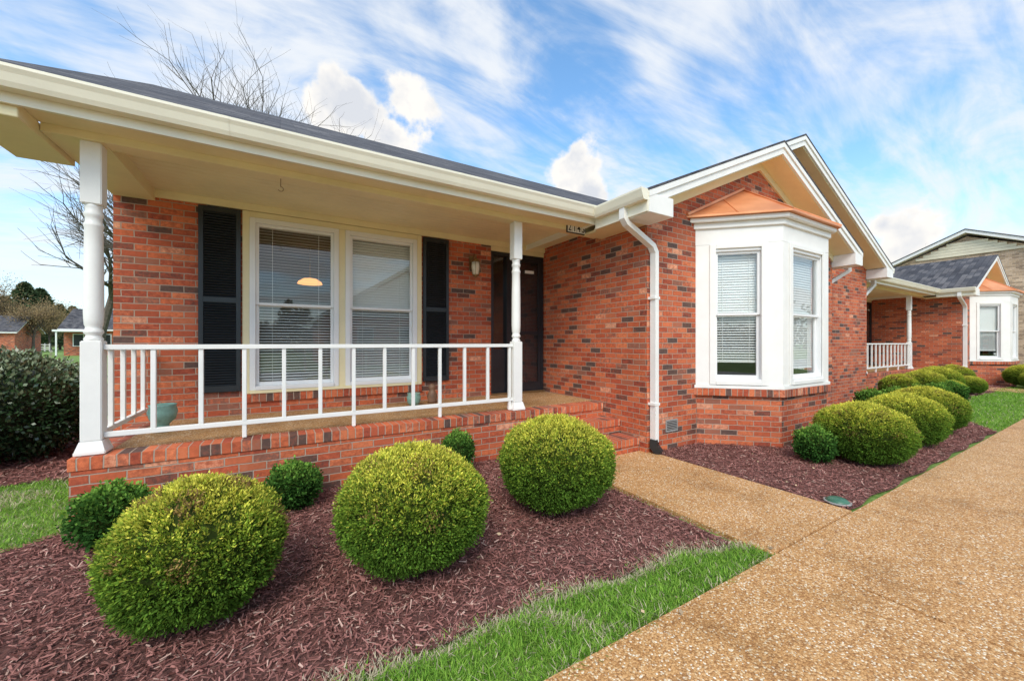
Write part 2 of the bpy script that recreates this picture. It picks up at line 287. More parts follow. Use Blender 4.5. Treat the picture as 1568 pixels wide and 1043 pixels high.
# ------------------------------------------------------------------ HOUSE
house=empty('brick_house')
DZ=0.55; WY=5.6; EP=H+1.77; SP=0.525; EG=H+1.74; SG=0.44
def unit(o,full):
    h=house
    zt=H+1.60
    wx0=-0.39;wx1=1.78;wz0=0.80;wz1=H+1.57
    dx0=2.94;dx1=3.98
    box('porch_wall_brick',o-1.5,o+wx0,WY,WY+0.2,0,zt,M_brick,h)
    box('porch_wall_brick',o+wx0,o+wx1,WY,WY+0.2,0,wz0-0.10,M_brick,h)
    box('window_sill_rowlock',o+wx0,o+wx1,WY-0.03,WY+0.19,wz0-0.10,wz0,M_row,h)
    box('porch_wall_brick',o+wx1,o+dx0,WY,WY+0.2,0,zt,M_brick,h)
    box('porch_wall_header',o+wx0,o+wx1,WY+0.01,WY+0.19,wz1,zt,M_cream,h)
    box('door_header',o+dx0,o+4.0,WY+0.01,WY+0.19,H+1.50,zt,M_cream,h)
    box('frieze_board',o-1.5,o+4.0,WY-0.03,WY,H+1.575,H+1.66,M_cream,h,bevel=0.004)
    boxes('window_casing',[(o+wx0,o+wx0+0.07,WY-0.025,WY+0.12,wz0,wz1),(o+wx1-0.07,o+wx1,WY-0.025,WY+0.12,wz0,wz1),(o+wx0+0.07,o+wx1-0.07,WY-0.025,WY+0.12,wz1-0.07,wz1),(o+0.66,o+0.74,WY-0.02,WY+0.12,wz0+0.04,wz1-0.07),(o+wx0+0.07,o+wx1-0.07,WY-0.045,WY+0.12,wz0,wz0+0.04)],M_cream,h,bevel=0.005)
    window(h,Matrix.Translation((o+wx0+0.07,WY,0)),0.98,wz0+0.04,wz1-0.07,tilt=8,tilt_low=22)
    window(h,Matrix.Translation((o+0.74,WY,0)),0.97,wz0+0.04,wz1-0.07,tilt=60,tilt_low=30)
    shutter(h,o-0.80,o-0.405,0.84,H+1.56,WY-0.003)
    shutter(h,o+1.80,o+2.20,0.84,H+1.56,WY-0.003)
    x0,x1,y0,y1,z0,z1=o-1.45,o+3.9,WY+0.21,WY+3.4,0.5,H+1.62
    v=[(x0,y0,z0),(x1,y0,z0),(x1,y1,z0),(x0,y1,z0),(x0,y0,z1),(x1,y0,z1),(x1,y1,z1),(x0,y1,z1)]
    meshobj('room_shell',v,[(0,1,2,3),(4,5,6,7),(1,2,6,5),(2,3,7,6),(3,0,4,7)],M_room,h)
    jb=[(o+dx0,o+dx0+0.05,WY+0.0,WY+0.14,DZ,H+1.5),(o+dx1-0.05,o+dx1,WY+0.0,WY+0.14,DZ,H+1.5),(o+dx0+0.05,o+dx1-0.05,WY,WY+0.14,H+1.44,H+1.5),(o+3.24,o+3.29,WY+0.005,WY+0.13,DZ,H+1.44)]
    boxes('door_jamb',jb,M_door,h,bevel=0.004)
    box('door_sidelight_panel',o+dx0+0.05,o+3.24,WY+0.05,WY+0.10,DZ,DZ+0.75,M_door,h)
    meshobj('door_sidelight_glass',[(o+dx0+0.05,WY+0.07,DZ+0.75),(o+3.24,WY+0.07,DZ+0.75),(o+3.24,WY+0.07,H+1.44),(o+dx0+0.05,WY+0.07,H+1.44)],[(0,1,2,3)],M_glass,h)
    box('door_leaf',o+3.29,o+dx1-0.05,WY+0.08,WY+0.12,DZ,H+1.44,M_door,h)
    pn=[]
    for (a,b_) in ((3.35,3.57),(3.65,3.87)):
        for (c,d) in ((0.12,0.75),(0.88,1.55),(1.66,2.2)):
            pn.append((o+a,o+b_,WY+0.065,WY+0.08,DZ+c,DZ+d))
    boxes('door_panels',pn,M_door,h,bevel=0.006)
    sd=[(o+3.29,o+3.34,WY+0.01,WY+0.04,DZ+0.02,H+1.44),(o+3.88,o+3.93,WY+0.01,WY+0.04,DZ+0.02,H+1.44),(o+3.34,o+3.88,WY+0.01,WY+0.04,DZ+0.02,DZ+0.18),(o+3.34,o+3.88,WY+0.01,WY+0.04,DZ+1.0,DZ+1.06),(o+3.34,o+3.88,WY+0.01,WY+0.04,H+1.38,H+1.44)]
    boxes('storm_door_frame',sd,M_door,h,bevel=0.003)
    meshobj('storm_door_glass',[(o+3.34,WY+0.025,DZ+0.18),(o+3.88,WY+0.025,DZ+0.18),(o+3.88,WY+0.025,H+1.38),(o+3.34,WY+0.025,H+1.38)],[(0,1,2,3)],M_glass,h)
    box('door_handle',o+3.35,o+3.37,WY-0.03,WY+0.01,DZ+0.92,DZ+1.08,M_brass,h,bevel=0.004)
    box('door_threshold',o+dx0,o+dx1,WY-0.05,WY,DZ+0.006,DZ+0.035,M_brass,h)
    box('door_card',o+3.60,o+3.78,WY+0.0,WY+0.006,H+1.19,H+1.24,M_vinyl,h)
    zc=H+1.66
    box('porch_ceiling',o-1.17,o+4.0,4.33,WY,zc,zc+0.03,M_ceil,h)
    boxes('porch_ceiling_beads',[(o-1.17,o+4.0,4.40+i*0.1,4.406+i*0.1,zc-0.003,zc-0.0005) for i in range(12)],M_cream,h)
    box('porch_beam',o-1.17,o+4.0,4.17,4.33,H+1.54,H+1.70,M_cream,h,bevel=0.004)
    box('porch_side_beam',o-1.5,o-1.17,4.172,WY,H+1.54,H+1.70,M_cream,h)
    if full: ex=o-1.85
    else: ex=o-2.8
    box('porch_soffit',ex,o+3.66,3.90,4.17,H+1.60,H+1.62,M_cream,h)
    box('porch_fascia',ex,o+3.62,3.872,3.90,H+1.57,EP-0.02,M_gut,h)
    gp=[(3.87,EP-0.13),(3.79,EP-0.13),(3.775,EP-0.10),(3.76,EP-0.05),(3.745,EP-0.02),(3.745,EP),(3.755,EP),(3.87,EP-0.005)]
    prism('porch_gutter',gp,'x',ex-0.0,o+3.53,M_gut,h)
    for gx in (-0.4,1.6):
        prism('gutter_joint',[(y-0.002 if i not in (0,7) else y,z-(0.002 if i<3 else 0)) for i,(y,z) in enumerate(gp)],'x',o+gx,o+gx+0.05,M_gut,h)
    post(h,o-1.25,4.26,DZ+0.005,H+1.54); post(h,o+2.60,4.26,DZ+0.005,H+1.54)
    zr=DZ+0.845
    L=[(o-1.189,o+2.539,4.235,4.285,zr-0.04,zr),(o-1.189,o+2.539,4.24,4.28,DZ+0.12,DZ+0.16)]
    for k in range(12):
        x=o-0.90+0.309*k if k<11 else o+2.50
        L.append((x-0.017,x+0.017,4.243,4.277,DZ+0.16 if k%3!=2 else DZ+0.006,zr-0.04))
    boxes('porch_railing',L,M_white,h,bevel=0.003)
    L=[(o-1.27,o-1.22,4.322,WY-0.002,zr-0.04,zr),(o-1.265,o-1.225,4.322,WY-0.002,DZ+0.12,DZ+0.16)]
    for k in range(4):
        y=4.6+k*0.3; L.append((o-1.262,o-1.228,y-0.017,y+0.017,DZ+0.16,zr-0.04))
    boxes('porch_side_railing',L,M_white,h,bevel=0.003)
    box('porch_base_brick',o-1.345,o+3.99,4.135,WY,0-0.05,DZ-0.095,M_brick,h)
    box('porch_edge_rowlock',o-1.352,o+3.99,4.125,4.34,DZ-0.095,DZ,M_row,h,bevel=0.004)
    box('porch_edge_brick_side',o-1.352,o-1.16,4.34,WY,DZ-0.095,DZ,M_brick,h)
    box('porch_deck',o-1.16,o+3.99,4.34,WY,DZ-0.095,DZ+0.004,M_deck,h)
    for i,(ya,yb,z) in enumerate(((3.80,4.12,0.37),(3.47,3.80,0.185))):
        box('porch_step_riser',o+2.95,o+3.99,ya+0.012,yb,-0.05,z-0.09,M_brick,h)
        box('porch_step_tread',o+2.94,o+3.99,ya,yb,z-0.09,z,M_row,h,bevel=0.004)
    # --- gable volume
    GY=3.36; gx0=o+4.0; gx1=o+9.4; rx=o+6.66
    def rz(x): 
        return EG+SG*(min(x,2*rx-x)-(o+3.6))
    box('entry_side_wall',gx0,gx0+0.2,GY+0.14,WY+0.2,-0.05,H+1.7,M_brick,h)
    box('gable_wall_brick',gx0,o+5.12,GY,GY+0.14,-0.05,2.95,M_brick,h)
    box('gable_wall_brick',o+7.78,gx1,GY,GY+0.14,-0.05,2.95,M_brick,h)
    prism('gable_wall_brick_upper',[(gx0,2.95),(gx1,2.95),(gx1,rz(gx1)-0.1),(rx,rz(rx)-0.1),(gx0,rz(gx0)-0.1)],'y',GY,GY+0.14,M_brick,h)
    box('gable_side_wall',gx1-0.2,gx1,GY+0.14,9,-0.05,H+1.7,M_brick,h)
    x0,x1,y0,y1,z0,z1=o+4.3,o+9.1,GY+0.15,GY+3,0.5,2.93
    v=[(x0,y0,z0),(x1,y0,z0),(x1,y1,z0),(x0,y1,z0),(x0,y0,z1),(x1,y0,z1),(x1,y1,z1),(x0,y1,z1)]
    meshobj('bay_room_shell',v,[(0,1,2,3),(4,5,6,7),(1,2,6,5),(2,3,7,6),(3,0,4,7)],M_room,h)
    def slab(xa,xb,za,zb,y0,y1,nm,edge=0.025):
        prism(nm+'_rake',[(xa,za-0.17),(xb,zb-0.17),(xb,zb-0.002),(xa,za-0.002)],'y',y0,y1,M_white,h)
        prism(nm+'_shingles',[(xa,za),(xb,zb),(xb,zb+0.028),(xa,za+0.028)],'y',y0-edge,y1,M_shin,h)
        prism(nm+'_rake_trim',[(xa,za-0.075),(xb,zb-0.075),(xb,zb-0.004),(xa,za-0.004)],'y',y0-0.02,y0-0.001,M_white,h)
    yb=8.8
    ex0=o+3.6; ex1=o+9.72
    slab(ex0,rx,EG,rz(rx),3.0,yb,'gable_roof_west')
    slab(ex1,rx-0.0005,EG,rz(rx),3.0,3.72 if full else yb,'gable_roof_east')
    for xa,xb in ((ex0+0.4,rx),(ex1-0.35,rx)):
        prism('gable_soffit',[(xa,rz(xa)-0.185),(xb,rz(xb)-0.185),(xb,rz(xb)-0.173),(xa,rz(xa)-0.173)],'y',3.03,GY,M_cream,h)
        prism('gable_frieze',[(xa,rz(xa)-0.30),(xb,rz(xb)-0.30),(xb,rz(xb)-0.187),(xa,rz(xa)-0.187)],'y',GY-0.03,GY-0.002,M_cream,h)
    box('cornice_return',ex0+0.002,o+4.02,2.985,GY-0.002,H+1.49,EG-0.03,M_white,h,bevel=0.004)
    box('cornice_return',gx1-0.02,ex1-0.002,2.985,GY+0.2,H+1.49,EG-0.03,M_white,h,bevel=0.004)
    box('gable_eave_soffit',ex0+0.01,gx0,GY,3.9,H+1.50,H+1.53,M_cream,h)
    box('gable_eave_soffit',ex0+0.06,gx0,3.9,4.169,H+1.50,H+1.53,M_cream,h)
    box('gable_eave_fascia',ex0-0.02,ex0-0.001,3.0,3.85,H+1.50,EG-0.01,M_gut,h)
    gp=[(ex0-0.02,EG-0.12),(ex0-0.09,EG-0.12),(ex0-0.105,EG-0.09),(ex0-0.12,EG-0.04),(ex0-0.13,EG-0.01),(ex0-0.13,EG+0.01),(ex0-0.02,EG+0.005)]
    prism('gable_gutter',gp,'y',2.99,3.78,M_gut,h)
    sweep('downspout',[(o+3.55,3.33,EG-0.12),(o+3.55,3.33,H+1.50),(o+3.60,3.328,H+1.44),(o+4.02,3.302,H+1.22),(o+4.07,3.30,H+1.14),(o+4.07,3.30,0.16)],0.062,0.085,M_white,h)
    box('downspout_strap',o+4.02,o+4.12,3.253,3.36,H+0.55,H+0.58,M_white,h); box('downspout_strap',o+4.02,o+4.12,3.253,3.36,0.62,0.65,M_white,h)
    sweep('downspout_boot',[(o+4.07,3.30,0.19),(o+4.07,3.30,0.10),(o+4.10,3.24,0.02)],0.09,0.10,M_iron,h)
    sweep('downspout',[(o+9.85,3.25,EG-0.12),(o+9.85,3.25,H+1.45),(o+9.55,3.48,H+1.2),(o+9.55,3.48,0.1)],0.062,0.085,M_white,h)
    boxes('foundation_vent',[(o+4.36,o+4.60,GY-0.012,GY-0.001,0.23,0.25),(o+4.36,o+4.60,GY-0.012,GY-0.001,0.37,0.39),(o+4.36,o+4.375,GY-0.012,GY-0.001,0.25,0.37),(o+4.585,o+4.60,GY-0.012,GY-0.001,0.25,0.37)]+[(o+4.375,o+4.585,GY-0.010,GY-0.001,0.262+i*0.022,0.27+i*0.022) for i in range(5)],M_grey,h)
    box('foundation_vent_back',o+4.37,o+4.59,GY-0.004,GY-0.0008,0.24,0.38,M_iron,h)
    # --- bay
    def bp(off): return [(o+5.0-1.414*off,GY-0.001),(o+5.77-0.414*off,2.6-off),(o+7.15+0.414*off,2.6-off),(o+7.92+1.414*off,GY-0.001)]
    bz0=0.78; bz1=H+1.66
    prism('bay_base_brick',bp(-0.02),'z',-0.05,bz0-0.10,M_brick,h)
    prism('bay_base_rowlock',bp(0.03),'z',bz0-0.10,bz0-0.001,M_row,h,bevel=0.003)
    prism('bay_sill',bp(0.02),'z',bz0,bz0+0.045,M_white,h,bevel=0.004)
    prism('bay_floor',bp(-0.06),'z',bz0+0.046,bz0+0.06,M_white,h)
    prism('bay_head',bp(-0.001),'z',H+1.36,bz1,M_white,h)
    prism('bay_crown_lower',bp(0.03),'z',bz1-0.08,bz1-0.001,M_white,h,bevel=0.006)
    prism('bay_crown_upper',bp(0.09),'z',bz1,bz1+0.06,M_white,h,bevel=0.008)
    A=[Vector((p[0],p[1],0)) for p in bp(0)]
    for i in range(3):
        a,b_=A[i],A[i+1]; L=(b_-a).length; d=(b_-a).normalized(); 
        yv=Vector((-d.y,d.x,0))
        Mx=Matrix(((d.x,yv.x,0,a.x),(d.y,yv.y,0,a.y),(0,0,1,0),(0,0,0,1)))
        pw=0.21 if i!=1 else 0.19
        zb=bz0+0.046; zt2=H+1.358
        boxes('bay_panel',[(0.002,pw,0,0.07,zb,zt2),(L-pw,L-0.002,0,0.07,zb,zt2)],M_white,h,Mx,bevel=0.004)
        c=0.05
        boxes('bay_window_casing',[(pw-0.03,pw+c,-0.02,-0.001,zb+0.005,zt2-0.002),(L-pw-c,L-pw+0.03,-0.02,-0.001,zb+0.005,zt2-0.002),(pw+c,L-pw-c,-0.02,0.03,zt2-0.06,zt2-0.002),(pw+c,L-pw-c,-0.03,0.03,zb+0.005,zb+0.06)],M_white,h,Mx,bevel=0.004)
        window(h,Mx@Matrix.Translation((pw,0.035,0)),L-2*pw,zb+0.05,zt2-0.05,tilt=62,tilt_low=62 if i else 30,blind_low=0.22 if i==0 else 0.12,casing=0.05,name='bay_window')
    E=bp(0.14); ze=bz1+0.062; zr_=H+2.38
    T=[(o+6.2,GY-0.002),(o+6.72,GY-0.002)]
    v=[(E[0][0],E[0][1],ze),(E[1][0],E[1][1],ze),(E[2][0],E[2][1],ze),(E[3][0],E[3][1],ze),(T[0][0],T[0][1],zr_),(T[1][0],T[1][1],zr_)]
    v2=[(x,y,z+0.025) for x,y,z in v[:4]]+v[4:]
    vv=v[:4]+v2
    meshobj('bay_copper_roof',vv,[(0,1,2,3),(0,1,5,4),(1,2,6,5),(2,3,7,6),(4,5,8),(5,6,9,8),(6,7,9),(0,3,7,9,8,4)],M_cop,h)
    def seam(p,q,r=0.012):
        p=Vector(p);q=Vector(q); d=(q-p).normalized(); s=d.cross(Vector((0,0,1))).normalized(); n=s.cross(d)
        V=[tuple(pt+s*a*r+n*b2*r*1.3) for pt in (p,q) for a,b2 in ((-1,-0.5),(1,-0.5),(1,1),(-1,1))]
        meshobj('copper_seam',V,[(0,1,2,3),(4,5,6,7),(0,1,5,4),(1,2,6,5),(2,3,7,6),(3,0,4,7)],M_cop,h)
    seam(v2[1],v2[4]); seam(v2[2],v2[5])
    seam(Vector(v2[0])+Vector((0,-0.012,0.01)),Vector(v2[4])+Vector((0,-0.012,0.01)),0.018)
    for f in (0.33,0.66):
        e=Vector(v2[1]).lerp(Vector(v2[2]),f); t=Vector(v2[4]).lerp(Vector(v2[5]),f); seam(e,t,0.007)
    e=Vector(v2[0]).lerp(Vector(v2[1]),0.5); seam(e,Vector(v2[0]).lerp(Vector(v2[4]),0.62),0.007)
    if full:
        r2=o+7.95; e2=o+12.3; W2=3.60; z2=EG+SG*(r2-ex0)
        slab(rx+0.0005,r2,rz(rx),z2,3.24,yb,'rear_gable_roof_west')
        slab(e2,r2-0.0005,z2-SG*(e2-r2),z2,3.24,yb,'rear_gable_roof_east')
        prism('rear_gable_wall',[(gx1,-0.05),(o+11.95,-0.05),(o+11.95,z2-SG*(4.0)-0.1),(r2,z2-0.1),(rx+0.02,rz(rx)-0.14),(gx1,EG+0.0)],'y',W2,W2+0.14,M_brick,h)
        box('rear_gable_side_wall',o+11.75,o+11.95,W2+0.14,9,-0.05,H+1.7,M_brick,h)
        prism('rear_gable_soffit',[(o+11.9,z2-SG*3.95-0.19),(r2,z2-0.19),(r2,z2-0.175),(o+11.9,z2-SG*3.95-0.175)],'y',3.27,W2,M_cream,h)
        ze2=z2-SG*(e2-r2)
        box('rear_cornice_return',o+11.92,e2-0.003,3.226,W2+0.3,ze2-0.24,ze2-0.03,M_white,h,bevel=0.004)
        sweep('downspout',[(o+12.38,3.6,ze2-0.1),(o+12.38,3.6,H+1.40),(o+12.02,3.7,H+1.1),(o+12.02,3.7,0.1)],0.062,0.085,M_white,h)
        prism('rear_gable_gutter',[(e2+0.001,ze2-0.12),(e2+0.08,ze2-0.12),(e2+0.12,ze2),(e2+0.001,ze2)],'y',3.23,3.9,M_gut,h)
unit(0,True); unit(15.1,False)
RY=8.85; RZ=EP+SP*(RY-3.87)
X0=-1.85; X1=25.2
prism('main_roof_deck',[(3.871,EP-0.12),(RY,RZ-0.12),(RY,RZ-0.002),(3.871,EP-0.002)],'x',X0,X1,M_gut,house)
prism('main_roof_deck_back',[(RY+0.001,RZ-0.12),(14.2,EP-0.5),(14.2,EP-0.38),(RY+0.001,RZ-0.002)],'x',X0,X1,M_gut,house)
prism('main_roof_shingles',[(3.83,EP-0.02+0.012),(RY,RZ+0.002),(RY,RZ+0.032),(3.83,EP+0.022)],'x',X0-0.025,X1+0.02,M_shin,house)
prism('main_roof_shingles_back',[(RY+0.001,RZ+0.002),(14.2,EP-0.375),(14.2,EP-0.345),(RY+0.001,RZ+0.032)],'x',X0-0.025,X1+0.02,M_shin,house)
prism('end_rake_board',[(3.90,EP-0.20),(RY,RZ-0.20),(RY,RZ-0.01),(3.90,EP-0.01)],'x',X0-0.022,X0-0.001,M_gut,house)
prism('gable_end_panel',[(4.175,H+1.705),(13.9,H+1.705),(RY,RZ-0.125),(4.175,EP+SP*0.3-0.13)],'x',-1.5,-1.46,M_cream,house)
box('gable_end_wall',-1.5,-1.3,WY+0.2,13.9,-0.05,H+1.70,M_brick,house)
box('corner_cornice_return',X0+0.01,-1.505,3.905,4.75,H+1.50,H+1.598,M_cream,house,bevel=0.004)
box('rear_wall',-1.5,24.6,13.7,13.9,-0.05,H+1.6,M_brick,house)
prism('far_end_wall',[(4,-0.05),(13.7,-0.05),(13.7,H+1.3),(RY,RZ-0.13),(4,H+1.7)],'x',24.4,24.6,M_brick,house)
box('second_porch_end_wall',12.0,13.62,5.6,5.8,-0.05,H+1.6,M_brick,house)
lathe('dining_lamp_shade',[(0.03,0.10),(0.10,0.085),(0.17,0.04),(0.19,0.0),(0.18,0.0)],M_lamp,house,24,(0.42,7.3,H+0.98))
box('dining_lamp_stem',0.41,0.43,7.29,7.31,H+1.08,H+1.6,M_brass,house)

sign=empty('house_number_sign')
box('plate',3.345,3.685,4.150,4.169,H+1.505,H+1.665,M_iron,sign,bevel=0.003)
for i,ch in enumerate('2143'):
    x=3.357+i*0.080
    box('digit_tile',x,x+0.074,4.146,4.1495,H+1.517,H+1.653,M_vinyl,sign)
    cu=bpy.data.curves.new('digit','FONT'); cu.body=ch; cu.size=0.15; cu.extrude=0.0015; cu.offset=0.0005
    ob=bpy.data.objects.new('digit',cu); sc.collection.objects.link(ob); ob.location=(x+0.006 if ch!='1' else x+0.010,4.144,H+1.532); ob.rotation_euler=(math.pi/2,0,0); cu.materials.append(M_iron); ob.parent=sign; ob.scale=(0.74,1,1)
lan=empty('wall_lantern')
lx,ly,lz=2.60,WY-0.14,H+1.17
box('lantern_backplate',lx-0.05,lx+0.05,WY-0.02,WY-0.001,lz-0.02,lz+0.20,M_brass,lan,bevel=0.006)
sweep('lantern_arm',[(lx,WY-0.02,lz+0.12),(lx,WY-0.08,lz+0.21),(lx,ly,lz+0.19),(lx,ly,lz+0.13)],0.015,0.015,M_brass,lan)
lathe('lantern_cap',[(0.012,0.15),(0.03,0.13),(0.085,0.085),(0.088,0.078),(0.07,0.075)],M_brass,lan,8,(lx,ly,lz))
lathe('lantern_glass',[(0.066,0.075),(0.072,0.0),(0.052,-0.11),(0.03,-0.115)],M_frost,lan,8,(lx,ly,lz))
lathe('lantern_finial',[(0.052,-0.115),(0.045,-0.13),(0.012,-0.15),(0.006,-0.18)],M_brass,lan,8,(lx,ly,lz))
for i in range(6):
    a=math.pi/3*i; 
    sweep('lantern_rib',[(lx+0.072*math.cos(a),ly+0.072*math.sin(a),lz+0.075),(lx+0.075*math.cos(a),ly+0.075*math.sin(a),lz),(lx+0.054*math.cos(a),ly+0.054*math.sin(a),lz-0.115)],0.007,0.007,M_brass,lan)
hk=empty('hanging_hook')
cu=bpy.data.curves.new('hook','CURVE'); cu.dimensions='3D'; cu.bevel_depth=0.004; sp=cu.splines.new('POLY')
pts=[(0,0,0.12),(0,0,0.05)]+[(0.022*math.sin(a),0,0.025+0.022*math.cos(a)) for a in np.linspace(0,4.2,14)]
sp.points.add(len(pts)-1)
for p,q in zip(sp.points,pts): p.co=(0.0+q[0],4.25,H+1.42+q[2],1)
ob=bpy.data.objects.new('hook_wire',cu); sc.collection.objects.link(ob); cu.materials.append(M_brass); ob.parent=hk
p=empty('ceramic_planter'); 
lathe('planter_body',[(0.07,0),(0.075,0.02),(0.05,0.05),(0.05,0.07),(0.10,0.12),(0.115,0.19),(0.10,0.24),(0.11,0.26),(0.10,0.262),(0.09,0.23)],M_pot,p,24,(-0.98,4.95,DZ+0.006))
p2=empty('ceramic_pot'); lathe('pot_body',[(0.05,0),(0.085,0.05),(0.095,0.12),(0.08,0.16),(0.09,0.175),(0.075,0.17)],M_pot,p2,24,(1.55,5.2,DZ+0.006))
p3=empty('garden_figurine'); lathe('figurine_body',[(0.07,0),(0.06,0.03),(0.075,0.09),(0.05,0.16),(0.035,0.18),(0.05,0.21),(0.045,0.25),(0.01,0.27)],M_terr,p3,16,(1.86,5.35,DZ+0.006))
ll=empty('ground_drain_cap'); lathe('cap',[(0.085,0),(0.085,0.012),(0.06,0.03),(0.0,0.034)],M_green,ll,24,(4.22,1.47,0.01)); lathe('rim',[(0.10,0),(0.10,0.012),(0.086,0.013)],M_grey,ll,24,(4.22,1.47,0.005))

# ------------------------------------------------------------------ ground
def sheet(name,pts,z,mat):
    return meshobj(name,[(x,y,z) for x,y in pts],[tuple(range(len(pts)))],mat)
g=sheet('ground',[(-400,-400),(400,-400),(400,400),(-400,400)],-0.02,M_lawn)
def wob(x): return 0.05*math.sin(x*2.1)+0.03*math.sin(x*5.3+1)+0.012*math.sin(x*17)
def edge(x):
    return 1.72+wob(x)*0.7-0.22*max(0,(x-2.3))/0.5
xs=np.arange(-8,2.79,0.06)
ptsA=[(x,edge(x)) for x in xs]+[(2.785,4.16),(-1.42,4.16)]+[(-1.42-0.02-0.6*t*(1+0.3*math.sin(t*6))*2,4.14-0.35*math.sqrt(t)) for t in np.linspace(0,1,14)]+[(-8,3.5)]
sheet('mulch_bed',ptsA,-0.004,M_mulch)
ptsB=[(4.10,1.36)]+[(x,1.36+0.02*math.sin(x*7)) for x in np.arange(4.3,9.8,0.1)]+[(x,1.36+0.5*(x-9.8)+wob(x)*.5) for x in np.arange(9.8,12,0.1)]+[(x,2.5+wob(x)) for x in np.arange(12,30,0.2)]+[(30,4.2),(4.1,4.2)]
sheet('mulch_bed',ptsB,-0.004,M_mulch)
ptsC=[(-1.5,5.55),(-1.5,10)]+[(-6,10),(-6,5.9)]+[(x,5.75+wob(x)*1.5) for x in np.arange(-5.8,-1.6,0.15)]
sheet('mulch_bed',ptsC,-0.004,M_mulch)
walk=empty('sidewalk'); x=-15.15
while x<45:
    box('sidewalk_slab',x+0.004,x+2.996,-2.6,1.317,-0.09,0.012,M_agg,walk,bevel=0.004); x+=3.0
path=empty('entry_path'); box('path_slab',2.80,4.085,1.324,3.475,-0.09,0.014,M_agg,path,bevel=0.004)
box('path_slab',17.9,19.185,1.325,3.475,-0.09,0.014,M_agg,path,bevel=0.006)
fw=empty('garden_walkway'); box('walkway_slab',-20,-6.5,14.0,15.2,-0.09,0.0,M_grey,fw)

def inpoly(px,py,poly):
    poly=np.array(poly); ins=np.zeros(len(px),bool); j=len(poly)-1
    for i in range(len(poly)):
        xi,yi=poly[i]; xj,yj=poly[j]
        c=((yi>py)!=(yj>py))&(px<(xj-xi)*(py-yi)/(yj-yi+1e-12)+xi); ins^=c; j=i
    return ins
def chips(poly,x0,x1,y0,y1,n,name,Lm=0.032):
    px=rng.uniform(x0,x1,n); py=rng.uniform(y0,y1,n); k=inpoly(px,py,poly); px=px[k];py=py[k]; n=len(px)
    a=rng.uniform(0,2*np.pi,n); D=nrm(np.stack([np.cos(a),np.sin(a),rng.normal(0,0.28,n)],1))
    W=nrm(np.stack([-np.sin(a),np.cos(a),rng.normal(0,0.5,n)],1))
    L=Lm*rng.uniform(0.3,1.7,n); Wd=rng.uniform(0.0016,0.0055,n)*(Lm/0.035)
    P=np.stack([px,py,rng.uniform(0.0,0.022,n)],1)-D*L[:,None]/2
    V=np.stack([P-W*Wd[:,None],P+D*L[:,None]-W*Wd[:,None]*0.6,P+D*L[:,None]+W*Wd[:,None]*0.6,P+W*Wd[:,None]],1)
    t=rng.uniform(0,1,n)[:,None]; c=(1-t)*np.array([0.12,0.044,0.036])+t*np.array([0.42,0.19,0.16])
    hi=rng.uniform(0,1,n)<0.07; c[hi]=np.array([0.56,0.36,0.29])
    return quads(name,V,c,M_chip)
mc=[chips(ptsA,-3.6,2.8,1.45,4.2,95000,'mulch_chips'),chips(ptsB,4.0,10,1.3,3.4,50000,'mulch_chips'),chips(ptsB,10,24,1.3,4.2,20000,'mulch_chips',0.06),chips(ptsC,-5,-1.5,5.5,8.5,14000,'mulch_chips',0.05)]
n=90; px=rng.uniform(-2,9,n); py=rng.uniform(0.3,3.4,n); a=rng.uniform(0,6.28,n)
D=nrm(np.stack([np.cos(a),np.sin(a),rng.uniform(0,0.5,n)],1)); W=nrm(np.stack([-np.sin(a),np.cos(a),rng.normal(0,0.4,n)],1))
quads('fallen_leaves',leafverts(np.stack([px,py,np.full(n,0.026)],1),D,W,rng.uniform(0.015,0.04,n),rng.uniform(0.005,0.012,n)),np.array([0.55,0.40,0.25])*rng.uniform(0.5,1.3,(n,1)),M_chip)
def grass(mask,x0,x1,y0,y1,n,hgt,name,wd=0.0016,dead=None):
    px=rng.uniform(x0,x1,n); py=rng.uniform(y0,y1,n); k=mask(px,py); px=px[k];py=py[k]; n=len(px)
    cl=0.5+0.5*np.sin(px*9+2*np.sin(py*7))*np.sin(py*11+px*3)
    h=hgt*rng.uniform(0.45,1.2,n)*(0.6+0.6*cl); a=rng.uniform(0,2*np.pi,n); ln=rng.uniform(0.1,1.1,n)
    b_=np.stack([px,py,np.full(n,-0.02)],1); side=np.stack([-np.sin(a),np.cos(a),np.zeros(n)],1)*(wd*rng.uniform(0.7,1.5,n))[:,None]
    d=np.stack([np.cos(a)*ln,np.sin(a)*ln,np.ones(n)],1); d2=np.stack([np.cos(a)*ln*2.2,np.sin(a)*ln*2.2,np.ones(n)*0.9],1)
    m=b_+d*h[:,None]*0.55; t=m+d2*h[:,None]*0.45
    V2=np.stack([b_-side,m+side*0.8,t,m-side*0.8],1)
    tt=rng.uniform(0,1,n)[:,None]; c=(1-tt)*np.array([0.09,0.24,0.02])+tt*np.array([0.36,0.58,0.09])
    pr=0.06 if dead is None else dead(px,py)
    dd=rng.uniform(0,1,n)<pr; c[dd]=np.array([0.72,0.62,0.43])*rng.uniform(0.6,1.1,(dd.sum(),1))
    return quads(name,V2,c,M_blade)
ev=np.vectorize(edge)
patch=lambda x,y:np.clip(np.sin(x*3.1+1)*np.sin(x*7.7+y*9)-0.6,0,1)
grass(lambda x,y:(y<ev(x)+0.05)&(y>1.31)&(rng.uniform(0,1,len(x))>np.where(y>ev(x)-0.03,0.5,0)),-1.2,2.83,1.3,1.85,44000,0.046,'grass_strip',0.0026,dead=lambda x,y:np.where(y>ev(x)-0.06,0.8,np.where(y<1.34,0.3,0.06+patch(x,y))))
